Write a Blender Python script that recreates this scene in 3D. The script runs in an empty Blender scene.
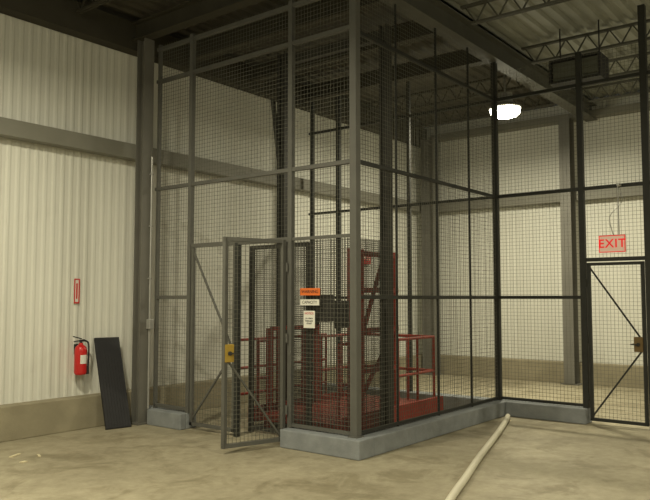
import bpy, math, random
from mathutils import Vector, Matrix
random.seed(4)
sc = bpy.context.scene
try:
    sc.view_settings.view_transform = 'Standard'
except Exception:
    pass

# ------------------------------------------------------------ materials
def mat(name, col, rough=0.6, metal=0.0, noise=0.0, nscale=3.0, col2=None, emit=None, es=0.0, bump=0.0, bscale=40, stretch=None, spec=None):
    m = bpy.data.materials.new(name); m.use_nodes = True
    nt = m.node_tree; b = nt.nodes['Principled BSDF']
    b.inputs['Roughness'].default_value = rough
    b.inputs['Metallic'].default_value = metal
    if spec is not None: b.inputs['Specular IOR Level'].default_value = spec
    b.inputs['Base Color'].default_value = (*col, 1)
    tc = nt.nodes.new('ShaderNodeTexCoord')
    src = tc.outputs['Object']
    if stretch:
        mp = nt.nodes.new('ShaderNodeMapping'); mp.inputs['Scale'].default_value = stretch
        nt.links.new(src, mp.inputs['Vector']); src = mp.outputs['Vector']
    if noise > 0:
        n = nt.nodes.new('ShaderNodeTexNoise'); n.inputs['Scale'].default_value = nscale
        n.inputs['Detail'].default_value = 6; n.inputs['Roughness'].default_value = 0.6
        nt.links.new(src, n.inputs['Vector'])
        r = nt.nodes.new('ShaderNodeValToRGB')
        r.color_ramp.elements[0].position = 0.3; r.color_ramp.elements[1].position = 0.7
        c2 = col2 if col2 else tuple(c*(1-noise) for c in col)
        r.color_ramp.elements[0].color = (*c2, 1); r.color_ramp.elements[1].color = (*col, 1)
        nt.links.new(n.outputs['Fac'], r.inputs['Fac'])
        nt.links.new(r.outputs['Color'], b.inputs['Base Color'])
    if bump > 0:
        n2 = nt.nodes.new('ShaderNodeTexNoise'); n2.inputs['Scale'].default_value = bscale
        n2.inputs['Detail'].default_value = 4
        nt.links.new(src, n2.inputs['Vector'])
        bp = nt.nodes.new('ShaderNodeBump'); bp.inputs['Strength'].default_value = bump; bp.inputs['Distance'].default_value = 0.01
        nt.links.new(n2.outputs['Fac'], bp.inputs['Height']); nt.links.new(bp.outputs['Normal'], b.inputs['Normal'])
    if emit:
        b.inputs['Emission Color'].default_value = (*emit, 1); b.inputs['Emission Strength'].default_value = es
    return m

M_wall = mat('liner_panel_white', (0.72,0.72,0.66), 0.6, noise=0.08, nscale=1.2, stretch=(1,1,0.3), spec=0.25)
M_found = mat('foundation_concrete', (0.33,0.295,0.205), 0.9, noise=0.25, nscale=3, bump=0.3)
M_curb = mat('curb_concrete', (0.28,0.30,0.315), 0.8, noise=0.3, nscale=5, bump=0.3)
M_steel = mat('grey_steel_paint', (0.17,0.165,0.145), 0.6, noise=0.15, nscale=3)
M_girt = mat('girt_grey_paint', (0.22,0.215,0.18), 0.6, noise=0.15, nscale=3)
M_post = mat('cage_post_grey', (0.115,0.114,0.102), 0.6, noise=0.15, nscale=6)
M_dark = mat('cage_dark_paint', (0.035,0.036,0.032), 0.6, noise=0.2, nscale=6, spec=0.3)
M_wire = mat('wire_grey', (0.15,0.15,0.125), 1.0, noise=0.05, spec=0.0)
M_mast = mat('mast_dark_steel', (0.05,0.048,0.042), 0.6, noise=0.3, nscale=4, spec=0.3)
M_red = mat('carriage_red_oxide', (0.34,0.035,0.02), 0.5, noise=0.3, nscale=4)
M_deck = mat('roof_deck_lit', (0.30,0.31,0.27), 0.6, noise=0.2, nscale=1.5)  # deck near the lamp: its light is put into the paler colour
M_deckd = mat('roof_deck_shaded', (0.09,0.082,0.06), 0.7, noise=0.3, nscale=1.5)  # same deck away from the lamp, shade painted into the colour
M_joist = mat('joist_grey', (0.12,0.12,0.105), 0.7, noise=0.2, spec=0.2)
M_joistd = mat('joist_shaded', (0.065,0.06,0.045), 0.7, noise=0.2, spec=0.2)  # darker copy of the joist grey, dim side's shade painted in
M_black = mat('black_plastic', (0.018,0.018,0.021), 0.6, noise=0.3, nscale=10)
M_exred = mat('extinguisher_red', (0.55,0.02,0.02), 0.3, noise=0.05)
M_white = mat('label_white', (0.75,0.74,0.68), 0.6, noise=0.05)
M_orange = mat('sign_orange', (0.75,0.17,0.03), 0.5, noise=0.05)
M_redp = mat('sign_red', (0.6,0.03,0.03), 0.5, noise=0.05)
M_yel = mat('latch_brass_yellow', (0.45,0.30,0.05), 0.4, metal=0.2, noise=0.15, nscale=20)
M_pvc = mat('pvc_cream', (0.70,0.66,0.53), 0.4, noise=0.1, nscale=4)
M_cond = mat('conduit_galv', (0.42,0.42,0.40), 0.4, metal=0.3, noise=0.1)
M_exit = mat('exit_face', (0.85,0.70,0.60), 0.4, noise=0.03, emit=(1,0.55,0.4), es=0.12)
M_exitl = mat('exit_letters', (0.7,0.01,0.015), 0.4, noise=0.03, emit=(1,0.01,0.02), es=0.4)
M_lamp = mat('lamp_glass', (1,0.95,0.8), 0.3, noise=0.01, emit=(1,0.95,0.72), es=38)
M_alu = mat('lamp_housing', (0.4,0.4,0.38), 0.4, metal=0.5, noise=0.1)
M_wood = mat('wood_scrap', (0.7,0.62,0.42), 0.7, noise=0.2, nscale=10)
M_duct = mat('heater_grey', (0.20,0.21,0.17), 0.6, noise=0.2)

# floor: blotches, stains, fine speckle
M_floor = bpy.data.materials.new('concrete_floor'); M_floor.use_nodes = True
nt = M_floor.node_tree; b = nt.nodes['Principled BSDF']
tc = nt.nodes.new('ShaderNodeTexCoord')
def noise(s, d=6, r=0.6, dist=0.0):
    n = nt.nodes.new('ShaderNodeTexNoise'); n.inputs['Scale'].default_value = s
    n.inputs['Detail'].default_value = d; n.inputs['Roughness'].default_value = r; n.inputs['Distortion'].default_value = dist
    nt.links.new(tc.outputs['Object'], n.inputs['Vector']); return n
def ramp(src,p0,c0,p1,c1):
    r=nt.nodes.new('ShaderNodeValToRGB'); r.color_ramp.elements[0].position=p0; r.color_ramp.elements[1].position=p1
    r.color_ramp.elements[0].color=(*c0,1); r.color_ramp.elements[1].color=(*c1,1)
    nt.links.new(src.outputs['Fac'], r.inputs['Fac']); return r
def mul(a_,b_,f):
    mx = nt.nodes.new('ShaderNodeMixRGB'); mx.blend_type='MULTIPLY'; mx.inputs['Fac'].default_value=f
    nt.links.new(a_.outputs['Color'], mx.inputs['Color1']); nt.links.new(b_.outputs['Color'], mx.inputs['Color2']); return mx
n1 = noise(0.55); n2 = noise(7.0, 8, 0.7); n3=noise(1.7,7,0.65,0.8)
r1 = ramp(n1,0.35,(0.32,0.285,0.20),0.68,(0.46,0.415,0.30))
r2 = ramp(n2,0.3,(0.66,0.65,0.61),0.65,(1,1,1))
r3 = ramp(n3,0.38,(0.66,0.64,0.58),0.50,(1,1,1))
mx = mul(mul(r1,r2,0.85),r3,0.8)
nt.links.new(mx.outputs['Color'], b.inputs['Base Color']); b.inputs['Roughness'].default_value=0.62
bp = nt.nodes.new('ShaderNodeBump'); bp.inputs['Strength'].default_value=0.25; bp.inputs['Distance'].default_value=0.01
nt.links.new(n2.outputs['Fac'], bp.inputs['Height']); nt.links.new(bp.outputs['Normal'], b.inputs['Normal'])

# ------------------------------------------------------------ mesh builder
class MB:
    def __init__(s): s.v=[]; s.f=[]; s.sm=False
    def add(s, vs, fs):
        o=len(s.v); s.v+= [tuple(v) for v in vs]; s.f+=[tuple(i+o for i in f) for f in fs]
    def box(s,x0,x1,y0,y1,z0,z1):
        vs=[(x,y,z) for z in (z0,z1) for y in (y0,y1) for x in (x0,x1)]
        s.add(vs,[(0,2,3,1),(4,5,7,6),(0,1,5,4),(2,6,7,3),(0,4,6,2),(1,3,7,5)])
    def bar(s,a,b2,w,h=None,up=Vector((0,0,1)),cap=True):
        a=Vector(a); b2=Vector(b2); h=h or w
        d=(b2-a).normalized()
        u=up
        if abs(d.dot(u))>0.98: u=Vector((1,0,0))
        s1=d.cross(u).normalized(); s2=s1.cross(d).normalized()
        vs=[]
        for p in (a,b2):
            for i,j in ((-1,-1),(1,-1),(1,1),(-1,1)):
                vs.append(p+s1*(i*w/2)+s2*(j*h/2))
        fs=[(0,1,5,4),(1,2,6,5),(2,3,7,6),(3,0,4,7)]
        if cap: fs+=[(3,2,1,0),(4,5,6,7)]
        s.add(vs,fs)
    def cyl(s,a,b2,r,n=12,r2=None):
        a=Vector(a); b2=Vector(b2); d=(b2-a).normalized()
        r2=r if r2 is None else r2
        u=Vector((0,0,1)) if abs(d.z)<0.9 else Vector((1,0,0))
        s1=d.cross(u).normalized(); s2=s1.cross(d)
        vs=[]
        for p,rr in ((a,r),(b2,r2)):
            for i in range(n):
                t=2*math.pi*i/n; vs.append(p+s1*rr*math.cos(t)+s2*rr*math.sin(t))
        fs=[(i,(i+1)%n,n+(i+1)%n,n+i) for i in range(n)]
        fs+=[tuple(range(n-1,-1,-1)),tuple(range(n,2*n))]
        s.add(vs,fs)
    def lathe(s,c,prof,n=24):
        vs=[]
        for r,z in prof:
            for i in range(n):
                t=2*math.pi*i/n; vs.append((c[0]+r*math.cos(t),c[1]+r*math.sin(t),c[2]+z))
        fs=[]
        for k in range(len(prof)-1):
            for i in range(n):
                fs.append((k*n+i,k*n+(i+1)%n,(k+1)*n+(i+1)%n,(k+1)*n+i))
        s.add(vs,fs)
    def tube(s,pts,r,n=10):
        P=[Vector(p) for p in pts]; Q=[]
        for i in range(len(P)-1):
            p0=P[max(i-1,0)];p1=P[i];p2=P[i+1];p3=P[min(i+2,len(P)-1)]
            for k in range(8):
                t=k/8
                Q.append(0.5*((2*p1)+(p2-p0)*t+(2*p0-5*p1+4*p2-p3)*t*t+(3*p1-p0-3*p2+p3)*t**3))
        Q.append(P[-1]); vs=[]
        ref=Vector((0,0,1))
        for i,q in enumerate(Q):
            d=(Q[min(i+1,len(Q)-1)]-Q[max(i-1,0)]).normalized()
            u=ref if abs(d.dot(ref))<0.95 else Vector((1,0,0))
            s1=d.cross(u).normalized(); s2=s1.cross(d)
            for k in range(n):
                t=2*math.pi*k/n; vs.append(q+s1*r*math.cos(t)+s2*r*math.sin(t))
        fs=[]
        for i in range(len(Q)-1):
            for k in range(n):
                fs.append((i*n+k,i*n+(k+1)%n,(i+1)*n+(k+1)%n,(i+1)*n+k))
        fs+=[tuple(range(n-1,-1,-1)),tuple(range((len(Q)-1)*n,len(Q)*n))]
        s.add(vs,fs)
    def hsec(s,x,y,z0,z1,w,d,t=0.012,axis='Y'):
        if axis=='Y':
            s.box(x-w/2,x+w/2,y-d/2,y-d/2+t,z0,z1); s.box(x-w/2,x+w/2,y+d/2-t,y+d/2,z0,z1); s.box(x-t/2,x+t/2,y-d/2+t,y+d/2-t,z0,z1)
        else:
            s.box(x-d/2,x-d/2+t,y-w/2,y+w/2,z0,z1); s.box(x+d/2-t,x+d/2,y-w/2,y+w/2,z0,z1); s.box(x-d/2+t,x+d/2-t,y-t/2,y+t/2,z0,z1)
    def ibeamX(s,x0,x1,y,z0,h,w,t=0.015):
        s.box(x0,x1,y-w/2,y+w/2,z0,z0+t); s.box(x0,x1,y-w/2,y+w/2,z0+h-t,z0+h); s.box(x0,x1,y-t/2,y+t/2,z0+t,z0+h-t)
    def ibeamY(s,y0,y1,x,z0,h,w,t=0.015):
        s.box(x-w/2,x+w/2,y0,y1,z0,z0+t); s.box(x-w/2,x+w/2,y0,y1,z0+h-t,z0+h); s.box(x-t/2,x+t/2,y0,y1,z0+t,z0+h-t)
    def obj(s,name,m,parent=None,smooth=False,bevel=0):
        me=bpy.data.meshes.new(name); me.from_pydata(s.v,[],s.f); me.update()
        if smooth:
            for p in me.polygons: p.use_smooth=True
        o=bpy.data.objects.new(name,me); sc.collection.objects.link(o); me.materials.append(m)
        if bevel:
            bv=o.modifiers.new('bevel','BEVEL'); bv.width=bevel; bv.segments=2; bv.limit_method='ANGLE'
        if smooth:
            es=o.modifiers.new('es','EDGE_SPLIT'); es.split_angle=math.radians(40)
        if parent: o.parent=parent
        return o
def empty(name, loc=(0,0,0)):
    e=bpy.data.objects.new(name,None); sc.collection.objects.link(e); e.empty_display_size=0.2
    return e

def grid(mb,a,d,L,z0,z1,cell=0.05,w=0.0031):
    a=Vector(a); d=Vector(d).normalized()
    n=int(L/cell)
    for i in range(1,n+1):
        p=a+d*(i*L/(n+1)); mb.bar((p.x,p.y,z0),(p.x,p.y,z1),w,cap=False)
    n=int((z1-z0)/cell)
    for i in range(1,n+1):
        z=z0+i*(z1-z0)/(n+1); mb.bar((a.x,a.y,z),(a.x+d.x*L,a.y+d.y*L,z),w,cap=False)

ZC=5.55; YW=8.25; XW=14.2; X0=-4.0; Y0=-5.0
# ------------------------------------------------------------ room
m=MB(); m.box(X0-.2,XW+.2,Y0-.2,YW+.2,-0.2,0); m.obj('floor',M_floor)

def corr_wall(name, axis, c, a0, a1, z0, z1, sgn, per=0.12, dep=0.008, th=0.06):
    m=MB(); pts=[]; a=a0
    while a<a1-1e-6:
        for f,o in ((0,0),(0.40,0),(0.58,1),(0.82,1)):
            q=a+f*per
            if q<a1: pts.append((q,o*dep))
        a+=per
    pts.append((a1,0))
    vs=[]
    for q,o in pts:
        for z in (z0,z1):
            cc=c+sgn*o
            vs.append((q,cc,z) if axis=='X' else (cc,q,z))
    fs=[(2*i,2*i+2,2*i+3,2*i+1) for i in range(len(pts)-1)]
    m.add(vs,fs)
    b0,b1=sorted((c-sgn*0.01,c-sgn*(0.01+th)))
    if axis=='X': m.box(a0,a1,b0,b1,z0,z1)
    else: m.box(b0,b1,a0,a1,z0,z1)
    return m.obj(name,M_wall)
corr_wall('wall_left','X',YW,X0,XW,0.4,ZC,-1)
corr_wall('wall_back','Y',XW,Y0,YW,0.4,ZC,-1)
corr_wall('wall_right','X',Y0,X0,XW,0.4,ZC,1)
corr_wall('wall_front','Y',X0,Y0,YW,0.4,ZC,1)
m=MB(); m.box(X0,XW,YW-.2,YW+.1,0,0.4); m.obj('trim_1',M_found,bevel=0.01)
m=MB(); m.box(XW-.2,XW+.1,Y0,YW-.2,0,0.4); m.obj('trim_2',M_found,bevel=0.01)
m=MB(); m.box(X0,XW-.2,Y0-.1,Y0+.2,0,0.4); m.box(X0-.1,X0+.2,Y0+.2,YW-.2,0,0.4); m.obj('trim_3',M_found)
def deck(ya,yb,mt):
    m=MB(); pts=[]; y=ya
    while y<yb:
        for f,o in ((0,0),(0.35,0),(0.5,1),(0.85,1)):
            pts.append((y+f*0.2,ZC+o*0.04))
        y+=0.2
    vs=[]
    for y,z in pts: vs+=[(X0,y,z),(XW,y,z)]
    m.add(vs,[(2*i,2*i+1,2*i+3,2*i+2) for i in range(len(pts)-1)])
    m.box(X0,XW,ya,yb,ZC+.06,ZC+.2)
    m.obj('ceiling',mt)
deck(Y0,4.42,M_deck); deck(4.42,YW,M_deckd)  # one deck in two tones: painted lamp light, then painted shade

# girts
m=MB()
for (z0) in (3.56,):
    m.box(X0,XW-.2,YW-.2,YW-.19,z0,z0+.2); m.box(X0,XW-.2,YW-.19,YW-.02,z0+.185,z0+.2); m.box(X0,XW-.2,YW-.19,YW-.02,z0,z0+.015)
m.obj('wall_girt',M_girt)
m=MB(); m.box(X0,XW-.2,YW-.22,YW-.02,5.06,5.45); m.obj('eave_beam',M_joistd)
m=MB(); z0=3.56
m.box(XW-.2,XW-.19,Y0,YW-.3,z0,z0+.2); m.box(XW-.19,XW-.02,Y0,YW-.3,z0+.185,z0+.2); m.box(XW-.19,XW-.02,Y0,YW-.3,z0,z0+.015)
m.box(XW-.22,XW-.02,Y0,YW-.3,5.16,5.3)
m.obj('wall_girt',M_girt)

def column(x,y,w,d,axis='Y',z1=5.16):
    m=MB(); m.hsec(x,y,0.02,z1,w,d,axis=axis); m.box(x-w/2-.03,x+w/2+.02,y-d/2-.03,y+d/2+.03,0,0.02)
    return m.obj('steel_column',M_steel)
column(6.025,7.82,0.16,0.16)
column(XW-.42,YW-.40,0.26,0.30)
column(XW-.36,4.82,0.2,0.28,'X')
# roof beams + joists
m=MB(); m.ibeamX(X0,XW-.05,4.42,5.12,0.30,0.22); m.obj('roof_beam',M_joist)
m=MB(); m.ibeamX(X0,XW-.05,1.2,5.12,0.30,0.22); m.obj('roof_beam',M_joist)
for x in (6.0,7.0,8.3,9.75):
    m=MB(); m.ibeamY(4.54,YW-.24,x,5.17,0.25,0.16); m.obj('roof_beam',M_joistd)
def joist(x,y0,y1,mt=None):
    m=MB(); zt=5.50; zb=5.22
    for dx in (-.02,.02):
        m.box(x+dx-.012,x+dx+.012,y0,y1,zt-.03,zt); m.box(x+dx-.012,x+dx+.012,y0+.15,y1-.15,zb,zb+.03)
    n=max(2,int((y1-y0)/0.3)); st=(y1-y0-.1)/n
    for i in range(n):
        ya=y0+.05+i*st
        m.bar((x,ya,zt-.015),(x,ya+st/2,zb+.015),0.018); m.bar((x,ya+st/2,zb+.015),(x,ya+st,zt-.015),0.018)
    return m.obj('bar_joist',mt or M_joist)
for x in (0.5,2,3.5,5,6.6,8.4,10.4,11.8,13.1):
    joist(x,1.35,4.28)
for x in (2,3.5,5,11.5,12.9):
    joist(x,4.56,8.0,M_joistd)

# ------------------------------------------------------------ concrete curb of cage
m=MB()
XA=6.18; YA=4.43; XB=9.70; CH=0.2
m.box(XA-.05,XA+.12,7.02,7.95,0,CH); m.box(XA-.15,XA-.05,7.02,7.68,0,CH)
m.box(XA-.15,XA+.12,YA-.15,5.36,0,CH)
m.box(XA+.12,XB+.12,YA-.15,YA+.12,0,CH)
m.box(XB-.13,XB+.12,3.16,YA-.15,0,CH)
m.box(XB-.13,XB+.12,YA+.12,7.95,0,CH)
m.obj('concrete_curb',M_curb,bevel=0.012)

# ------------------------------------------------------------ cage
cage=empty('wire_mesh_cage')
m=MB()
def post(x,y,z0,z1,w,mm=m): mm.box(x-w/2,x+w/2,y-w/2,y+w/2,z0,z1)
ZT=5.11
post(XA,YA,CH,ZT,0.085)
post(XA,5.33,CH,ZT,0.06)
post(XA,7.04,CH,ZT,0.06)
m.box(XA-.06,XA+.06,YA-.06,YA+.06,CH,CH+.012)
for z in (3.12,4.6,5.05): m.bar((XA,YA+.04,z),(XA,7.75,z),0.045)
m.bar((XA,7.07,1.66),(XA,7.69,1.66),0.045)
m.bar((XA,7.07,0.24),(XA,7.69,0.24),0.04)
post(XA,7.70,CH,ZT,0.04)
m.bar((XA,5.36,2.32),(XA,7.0,2.32),0.05)
m.bar((XA,YA+.04,2.32),(XA,5.3,2.32),0.035)
m.bar((XA,YA+.04,0.23),(XA,5.3,0.23),0.035)
m.obj('frame_front',M_post,cage)
m=MB()
post(XA,6.18,0.0,2.32,0.055,m)
post(XB,YA,CH,ZT,0.075,m); 
post(XB,3.19,CH,5.0,0.07,m); post(XB,2.36,0,5.45,0.085,m)
post(XB,7.88,CH,ZT,0.06,m); post(XB,7.30,CH,ZT,0.07,m); post(XB,5.9,CH,ZT,0.05,m)
for z in (1.66,3.12,4.55): 
    m.bar((XA+.04,YA,z),(XB-.04,YA,z),0.04)
    m.bar((XB,YA+.04,z),(XB,7.95,z),0.04)
    m.bar((XB,3.22,z),(XB,YA-.04,z),0.045)
m.bar((XA+.04,YA,0.23),(XB-.04,YA,0.23),0.035)
m.bar((XB,3.22,0.23),(XB,YA-.04,0.23),0.035)
for z in (3.12,4.55): m.bar((XB,2.40,z),(XB,3.16,z),0.045)
m.bar((XB,2.40,2.16),(XB,3.16,2.16),0.05)
for z in (1.66,3.12,4.55,0.1): m.bar((XB,-1.0,z),(XB,2.32,z),0.045)
post(XB,1.1,0,5.45,0.07,m); post(XB,-0.1,0,5.45,0.07,m)
for x in (7.0,7.95,8.85): m.box(x-.009,x+.009,YA-.012,YA+.012,CH,ZT)
m.obj('frame_side',M_dark,cage)
m=MB()
grid(m,(XA,YA,0),(0,1,0),0.9,CH,ZT)
grid(m,(XA,5.33,0),(0,1,0),1.71,2.34,ZT)
grid(m,(XA,7.04,0),(0,1,0),0.66,CH,ZT)
grid(m,(XA,6.2,0),(0,1,0),0.82,0.06,2.3)
grid(m,(XA,YA,0),(1,0,0),XB-XA,CH,ZT)
grid(m,(XB,3.19,0),(0,1,0),YA-3.19,CH,5.0)
grid(m,(XB,2.4,0),(0,1,0),0.77,2.18,5.0)
grid(m,(XB,-1.0,0),(0,1,0),3.36,0.1,5.0)
grid(m,(XB,YA,0),(0,1,0),3.45,CH,ZT,cell=0.06,w=0.0028)
m.obj('mesh_wires',M_wire,cage)
m=MB()
grid(m,(XA+.03,YA+.04,0),(0,1,0),0.86,CH,2.3,cell=0.022,w=0.0048)
grid(m,(XA+.04,YA+.03,0),(1,0,0),0.55,CH,2.3,cell=0.022,w=0.0048)
m.obj('guard_mesh',M_mast,cage)
m=MB()
m.box(XA-.02,XA+.02,6.21,6.25,0.05,2.29); m.box(XA-.02,XA+.02,6.96,7.0,0.05,2.29)
m.bar((XA,6.21,0.07),(XA,7.0,0.07),0.04); 
m.bar((XA,6.98,2.25),(XA,6.24,1.0),0.022); m.bar((XA,6.98,0.12),(XA,6.24,1.0),0.022)
m.obj('braced_leaf',M_post,cage)

# ------------------------------------------------------------ open gate leaf
gate=empty('wire_mesh_gate')
H=Vector((XA-.06,5.37,0)); E=Vector((5.38,5.60,0)); d=(E-H).normalized(); L=(E-H).length
m=MB()
z0,z1=0.06,2.31
for t in (0.025,L-.025):
    p=H+d*t; m.bar((p.x,p.y,z0),(p.x,p.y,z1),0.045)
for z in (z0+.02,z1-.02): m.bar((H.x,H.y,z),(E.x,E.y,z),0.04)
for z in (0.4,1.2,2.0): m.cyl((H.x+.01,H.y-.02,z-.05),(H.x+.01,H.y-.02,z+.05),0.014)
pa=H+d*0.05; pb=H+d*(L-.05)
m.bar((pa.x,pa.y,z0+.05),(pb.x,pb.y,1.0),0.02)
m.obj('leaf_frame',M_post,gate)
m=MB(); grid(m,H+d*.03,d,L-.06,z0,z1,cell=0.05,w=0.0034); m.obj('leaf_mesh',M_wire,gate)
def latch(parent,c,d,s=(0.11,0.19),mt=None):
    n=Vector((-d.y,d.x,0)); m=MB()
    a=Vector(c)-Vector((0,0,s[1]/2)); bb=Vector(c)+Vector((0,0,s[1]/2))
    m.bar(a,bb,s[0],0.06,up=n); m.obj('lock_box',mt or M_yel,parent,bevel=0.006)
    m=MB(); 
    for sg in (-1,1):
        m.cyl(Vector(c)+n*0.03*sg,Vector(c)+n*0.05*sg,0.022)
        m.bar(Vector(c)+n*0.055*sg+d*(-.012),Vector(c)+n*0.055*sg-d*.09,0.015)
    m.obj('lock_handle',M_mast,parent)
latch(gate,(E.x-d.x*.07,E.y-d.y*.07,1.06),d)

# ------------------------------------------------------------ exit gate (mesh door)
ed=empty('door_1')
m=MB(); y0,y1=2.42,3.14
for y in (y0+.02,y1-.02): m.box(XB-.02,XB+.02,y-.02,y+.02,0.04,2.12)
for z in (0.06,2.10): m.bar((XB,y0,z),(XB,y1,z),0.04)
m.bar((XB,y1-.03,2.06),(XB,y0+.04,1.1),0.02); m.bar((XB,y1-.03,0.1),(XB,y0+.04,1.0),0.02)
for z in (0.35,1.1,1.85): m.cyl((XB-.02,y1+.012,z-.05),(XB-.02,y1+.012,z+.05),0.014)
m.obj('door_frame',M_dark,ed)
m=MB(); grid(m,(XB,y0,0),(0,1,0),y1-y0,0.06,2.1); m.obj('door_mesh',M_wire,ed)
M_brn=mat('latch_brown',(0.16,0.10,0.03),0.5,noise=0.2)
latch(ed,(XB-.01,y0+.09,1.06),Vector((0,-1,0)),mt=M_brn)

# ------------------------------------------------------------ signs
def text(body,size,loc,rot,mt,parent,name='lettering',ext=0.002,off=0.0):
    c=bpy.data.curves.new(name,'FONT'); c.body=body; c.size=size; c.extrude=ext; c.offset=off; c.align_x='CENTER'; c.align_y='CENTER'
    o=bpy.data.objects.new(name,c); sc.collection.objects.link(o); o.location=loc; o.rotation_euler=rot
    c.materials.append(mt); o.parent=parent; return o
RX=(math.pi/2,0,-math.pi/2)
RY=(math.pi/2,0,0)
ex=empty('exit_sign'); xe=XB-.11
m=MB(); m.box(xe-.05,xe,2.60,2.93,2.24,2.46); m.obj('housing',M_exit,ex,bevel=0.004)
m=MB()
for a0,a1,b0,b1 in ((2.60,2.93,2.24,2.25),(2.60,2.93,2.45,2.46),(2.60,2.61,2.25,2.45),(2.92,2.93,2.25,2.45)): m.box(xe-.056,xe-.05,a0,a1,b0,b1)
m.obj('border',M_exitl,ex)
tx=text('EXIT',0.155,(xe-.054,2.765,2.35),RX,M_exitl,ex,ext=0.002,off=0.002); tx.data.space_character=1.1
m=MB(); m.cyl((xe-.03,2.68,2.46),(xe-.03,2.68,3.1),0.008); m.bar((xe-.03,2.68,3.12),(XB-.026,2.68,3.12),0.03)
m.tube([(xe-.03,2.68,3.08),(xe-.06,2.62,2.9),(xe-.06,2.78,2.7),(xe-.03,2.75,2.46)],0.006); m.obj('hanger_conduit',M_cond,ex)
ex=empty('exit_sign')
m=MB(); m.box(11.55,11.9,YW-.1,YW-.02,2.33,2.55); m.obj('housing',M_redp,ex,bevel=0.008)
text('EXIT',0.17,(11.725,YW-.104,2.44),RY,M_exit,ex)

wsn=empty('warning_sign'); xs=XA-.035
m=MB(); m.box(xs-.004,xs,4.88,5.16,1.68,1.76); m.obj('plate',M_orange,wsn)
text('WARNING',0.05,(xs-.006,5.02,1.72),RX,M_black,wsn,ext=0.0005)
wsn=empty('capacity_sign')
m=MB(); m.box(xs-.004,xs,4.89,5.16,1.57,1.635); m.obj('plate',M_white,wsn)
text('CAPACITY',0.045,(xs-.006,5.025,1.602),RX,M_black,wsn,ext=0.0005)
wsn=empty('notice_sign')
m=MB(); m.box(xs-.004,xs,4.95,5.11,1.32,1.51); m.obj('plate',M_white,wsn)
text('NOTICE',0.035,(xs-.006,5.03,1.48),RX,M_redp,wsn,ext=0.0005)
text('no riders\nkeep gate\nclosed',0.028,(xs-.006,5.03,1.40),RX,M_black,wsn,ext=0.0005)
wsn=empty('fire_extinguisher_sign')
m=MB(); m.box(5.27,5.35,YW-.026,YW-.02,1.58,1.90); m.obj('plate',M_white,wsn)
m=MB(); m.box(5.27,5.35,YW-.03,YW-.026,1.885,1.90); m.box(5.27,5.35,YW-.03,YW-.026,1.58,1.60); m.box(5.27,5.285,YW-.03,YW-.026,1.60,1.885); m.box(5.335,5.35,YW-.03,YW-.026,1.60,1.885)
m.bar((5.31,YW-.028,1.64),(5.31,YW-.028,1.84),0.02,0.004,up=Vector((0,1,0))); m.obj('red_marking',M_redp,wsn)

# ------------------------------------------------------------ fire extinguisher
fe=empty('fire_extinguisher'); cx,cy,cz=5.32,YW-.13,0.68
m=MB(); m.lathe((cx,cy,cz),[(0,0),(0.065,0),(0.075,0.015),(0.078,0.03),(0.078,0.30),(0.072,0.335),(0.055,0.36),(0.028,0.38),(0.025,0.40),(0,0.40)]); m.obj('cylinder_body',M_exred,fe,smooth=True)
m=MB(); n=10; vs=[]
for i in range(n+1):
    t=math.radians(-125+i*7)
    for z in (0.14,0.25): vs.append((cx+.0795*math.cos(t),cy+.0795*math.sin(t),cz+z))
m.add(vs,[(2*i,2*i+2,2*i+3,2*i+1) for i in range(n)]); m.obj('label',M_white,fe,smooth=True)
m=MB(); m.cyl((cx,cy,cz+.40),(cx,cy,cz+.44),0.02); m.bar((cx+.01,cy,cz+.45),(cx-.11,cy,cz+.485),0.02,0.012); m.bar((cx+.01,cy,cz+.43),(cx-.10,cy,cz+.42),0.02,0.012)
m.cyl((cx+.02,cy-.01,cz+.43),(cx+.03,cy-.035,cz+.43),0.016)
m.tube([(cx+.02,cy,cz+.43),(cx+.09,cy-.02,cz+.40),(cx+.105,cy-.02,cz+.25),(cx+.095,cy-.02,cz+.08)],0.011); m.cyl((cx+.095,cy-.02,cz+.1),(cx+.09,cy-.02,cz+.0),0.012,r2=0.02)
m.box(cx-.03,cx+.03,cy+.075,YW-.02,cz+.25,cz+.38)
m.obj('valve_and_hose',M_black,fe)

# ------------------------------------------------------------ leaning black ribbed panel
m=MB()
a=Vector((5.47,7.76,0.012)); bq=Vector((5.80,7.69,0.012)); tl=Vector((5.51,8.19,1.13)); 
ux=(bq-a).normalized(); w=0.335; uy=(tl-a); hgt=uy.length; uy=uy.normalized(); nz=ux.cross(uy).normalized(); uy=nz.cross(ux).normalized()
def lb(u0,u1,v0,v1,n0,n1):
    vs=[a+ux*u+uy*v+nz*n for n in (n0,n1) for v in (v0,v1) for u in (u0,u1)]
    m.add(vs,[(0,2,3,1),(4,5,7,6),(0,1,5,4),(2,6,7,3),(0,4,6,2),(1,3,7,5)])
lb(0,w,0,hgt,-.03,0.0)
n=9
for i in range(n): lb(i*w/n+.004,(i+1)*w/n-.004,0.01,hgt-.01,0,0.003)
m.obj('plastic_ramp_panel',M_black)

# ------------------------------------------------------------ conduit on column
cd=empty('electrical_conduit')
m=MB(); m.cyl((6.08,7.72,1.35),(6.08,7.72,3.55),0.013); m.cyl((6.08,7.72,0.2),(6.08,7.72,1.25),0.013)
for z in (1.9,2.6,3.3): m.box(6.055,6.10,7.705,7.738,z,z+.02)
m.obj('pipe',M_cond,cd)
m=MB(); m.box(6.04,6.11,7.665,7.738,1.24,1.37); m.obj('junction_box',M_cond,cd,bevel=0.005)

# ------------------------------------------------------------ pipe on floor
m=MB(); m.tube([(9.38,4.16,.036),(9.0,4.02,.036),(8.07,3.72,.036),(6.83,3.34,.036),(5.94,3.05,.036),(5.34,2.86,.036),(4.5,2.57,.036),(3.8,2.4,.036)],0.034,14)
m.obj('pvc_pipe',M_pvc,smooth=True)

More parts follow.
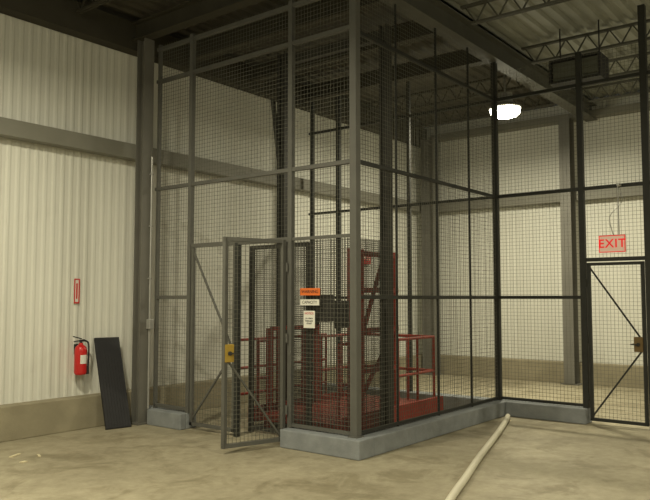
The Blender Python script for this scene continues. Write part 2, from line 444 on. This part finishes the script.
# ------------------------------------------------------------ freight lift
lift=empty('freight_lift')
m=MB(); XM=7.5
m.hsec(XM,4.90,0.0,5.12,0.13,0.11,0.012,'Y'); m.box(XM-.12,XM+.12,4.80,5.0,0,0.02)
m.hsec(XM,6.6,0.0,5.12,0.16,0.14,0.014,'Y'); m.box(XM-.14,XM+.14,6.48,6.72,0,0.02)
for y in (4.9,6.6): m.cyl((XM+.1,y,0.02),(XM+.1,y,5.1),0.012)
m.bar((XM,4.95,5.0),(XM,6.55,5.0),0.10,0.12)
m.bar((XM-.09,6.74,4.45),(XM-.09,6.60,3.45),0.05)
m.obj('masts',M_mast,lift)
m=MB()
m.box(6.75,9.1,5.08,6.45,0.10,0.18)
m.box(6.70,9.15,5.03,5.08,0.06,0.26); m.box(6.70,9.15,6.45,6.50,0.06,0.26)
for x in (6.9,8.9):
    for y in (5.2,6.3): m.box(x-.05,x+.05,y-.05,y+.05,0,0.1)
for y in (5.1,6.42):
    for x in (7.02,7.22,7.75,8.0):
        m.box(x-.04,x+.04,y-.03,y+.03,0.18,2.25 if y<6 else 1.25)
for z in (0.75,1.25,1.75,2.2): m.bar((7.0,5.1,z),(8.05,5.1,z),0.06)
m.bar((7.1,5.1,0.3),(8.0,5.1,1.25),0.04); m.bar((7.28,5.1,1.25),(7.75,5.1,2.2),0.04)
m.bar((7.05,6.42,1.25),(8.05,6.42,1.25),0.05)
m.obj('carriage_frame',M_red,lift)
m=MB(); r=0.02
for y in (5.12,6.42):
    for xa,xb in ((6.8,7.05),(8.1,9.05)):
        for z in (0.62,1.1): m.cyl((xa,y,z),(xb,y,z),r)
    for x in (6.8,8.1,8.6,9.05): m.cyl((x,y,0.18),(x,y,1.1),r)
for z in (0.62,1.1): m.cyl((9.05,5.12,z),(9.05,6.42,z),r)
for y in (5.55,6.0): m.cyl((9.05,y,0.18),(9.05,y,1.1),r)
for z in (0.35,0.7,1.08): m.cyl((6.9,6.95,z),(8.9,6.95,z),r)
for x in (6.9,7.25,7.6,8.0,8.45,8.9): m.cyl((x,6.95,0.0),(x,6.95,1.08),r)
m.obj('handrails',M_red,lift)
m=MB(); m.box(6.6,6.85,5.0,5.04,1.3,1.62)
m.box(8.2,8.55,6.52,6.7,1.3,1.7)
m.box(8.22,8.28,6.58,6.64,0.18,1.3)
m.obj('control_boxes',M_mast,lift,bevel=0.01)
m=MB(); xg=6.50
for y in (5.32,6.25): m.box(xg-.025,xg+.025,y-.025,y+.025,0.0,2.3)
for z in (0.06,2.28): m.bar((xg,5.32,z),(xg,6.25,z),0.045)
grid(m,(xg,5.32,0),(0,1,0),0.93,0.06,2.28,cell=0.025,w=0.0045)
m.obj('landing_gate',M_mast,lift)

# ------------------------------------------------------------ unit heater / duct box
dh=empty('unit_heater')
m=MB(); x0,x1,y0,y1,z0,z1=9.85,10.25,2.95,3.66,4.68,5.02
t=.03
m.box(x0,x1,y0,y1,z0,z0+t); m.box(x0,x1,y0,y1,z1-t,z1); m.box(x0,x1,y0,y0+t,z0+t,z1-t); m.box(x0,x1,y1-t,y1,z0+t,z1-t)
for y in (y0+.08,y1-.08): m.cyl((10.1,y,z1),(10.1,y,ZC),0.01)
m.obj('casing',M_black,dh)
m=MB(); m.box(x0+.08,x1-.02,y0+t,y1-t,z0+t,z1-t)
for i in range(3):
    z=z0+.08+i*.09; m.bar((x0+.05,y0+t,z),(x0+.05,y1-t,z),0.02,0.006)
m.obj('core_and_louvers',M_duct,dh)

# ------------------------------------------------------------ lamps
def lamp(x,y,z,power,es=True):
    e=empty('low_bay_lamp')
    m=MB(); m.lathe((x,y,z),[(0.0,-0.15),(0.10,-0.145),(0.19,-0.12),(0.24,-0.07),(0.25,0.0)],28); m.obj('glass_bowl',M_lamp,e,smooth=True)
    m=MB(); m.lathe((x,y,z),[(0.255,0.0),(0.27,0.02),(0.20,0.06),(0.13,0.10),(0.12,0.26),(0.0,0.27)],28); m.cyl((x,y,z+.24),(x,y,ZC-.005),0.014); m.obj('housing',M_alu,e,smooth=True)
    l=bpy.data.lights.new('lamp_light','AREA'); l.shape='DISK'; l.size=0.3; l.energy=power; l.color=(1.0,0.915,0.66)
    o=bpy.data.objects.new('lamp_light',l); sc.collection.objects.link(o); o.location=(x,y,z-.17); o.parent=e
lamp(11.1,4.88,4.79,190)
lamp(2.7,5.3,4.74,165)
lamp(4.2,0.6,4.74,140)
lamp(-1.0,2.5,4.74,130)
lamp(11.1,-1.0,4.74,170)

# ------------------------------------------------------------ floor litter
m=MB()
for (x,y,rt,l,w) in ((4.0,7.25,.5,.16,.035),(4.15,7.05,1.2,.1,.025),(3.9,6.9,.2,.06,.05)):
    dx=Vector((math.cos(rt),math.sin(rt),0)); m.bar(Vector((x,y,.007))-dx*l/2,Vector((x,y,.007))+dx*l/2,w,0.012)
m.obj('wood_scraps',M_wood)

# ------------------------------------------------------------ world & camera
w=bpy.data.worlds.new('world'); sc.world=w; w.use_nodes=True
w.node_tree.nodes['Background'].inputs['Color'].default_value=(0.5,0.5,0.4,1); w.node_tree.nodes['Background'].inputs['Strength'].default_value=0.05
c=bpy.data.cameras.new('camera'); c.sensor_width=36; c.lens=39.66
co=bpy.data.objects.new('camera',c); sc.collection.objects.link(co)
co.location=(0,0,1.65); co.rotation_euler=(math.radians(93.84),0,math.radians(-51.94))
sc.camera=co
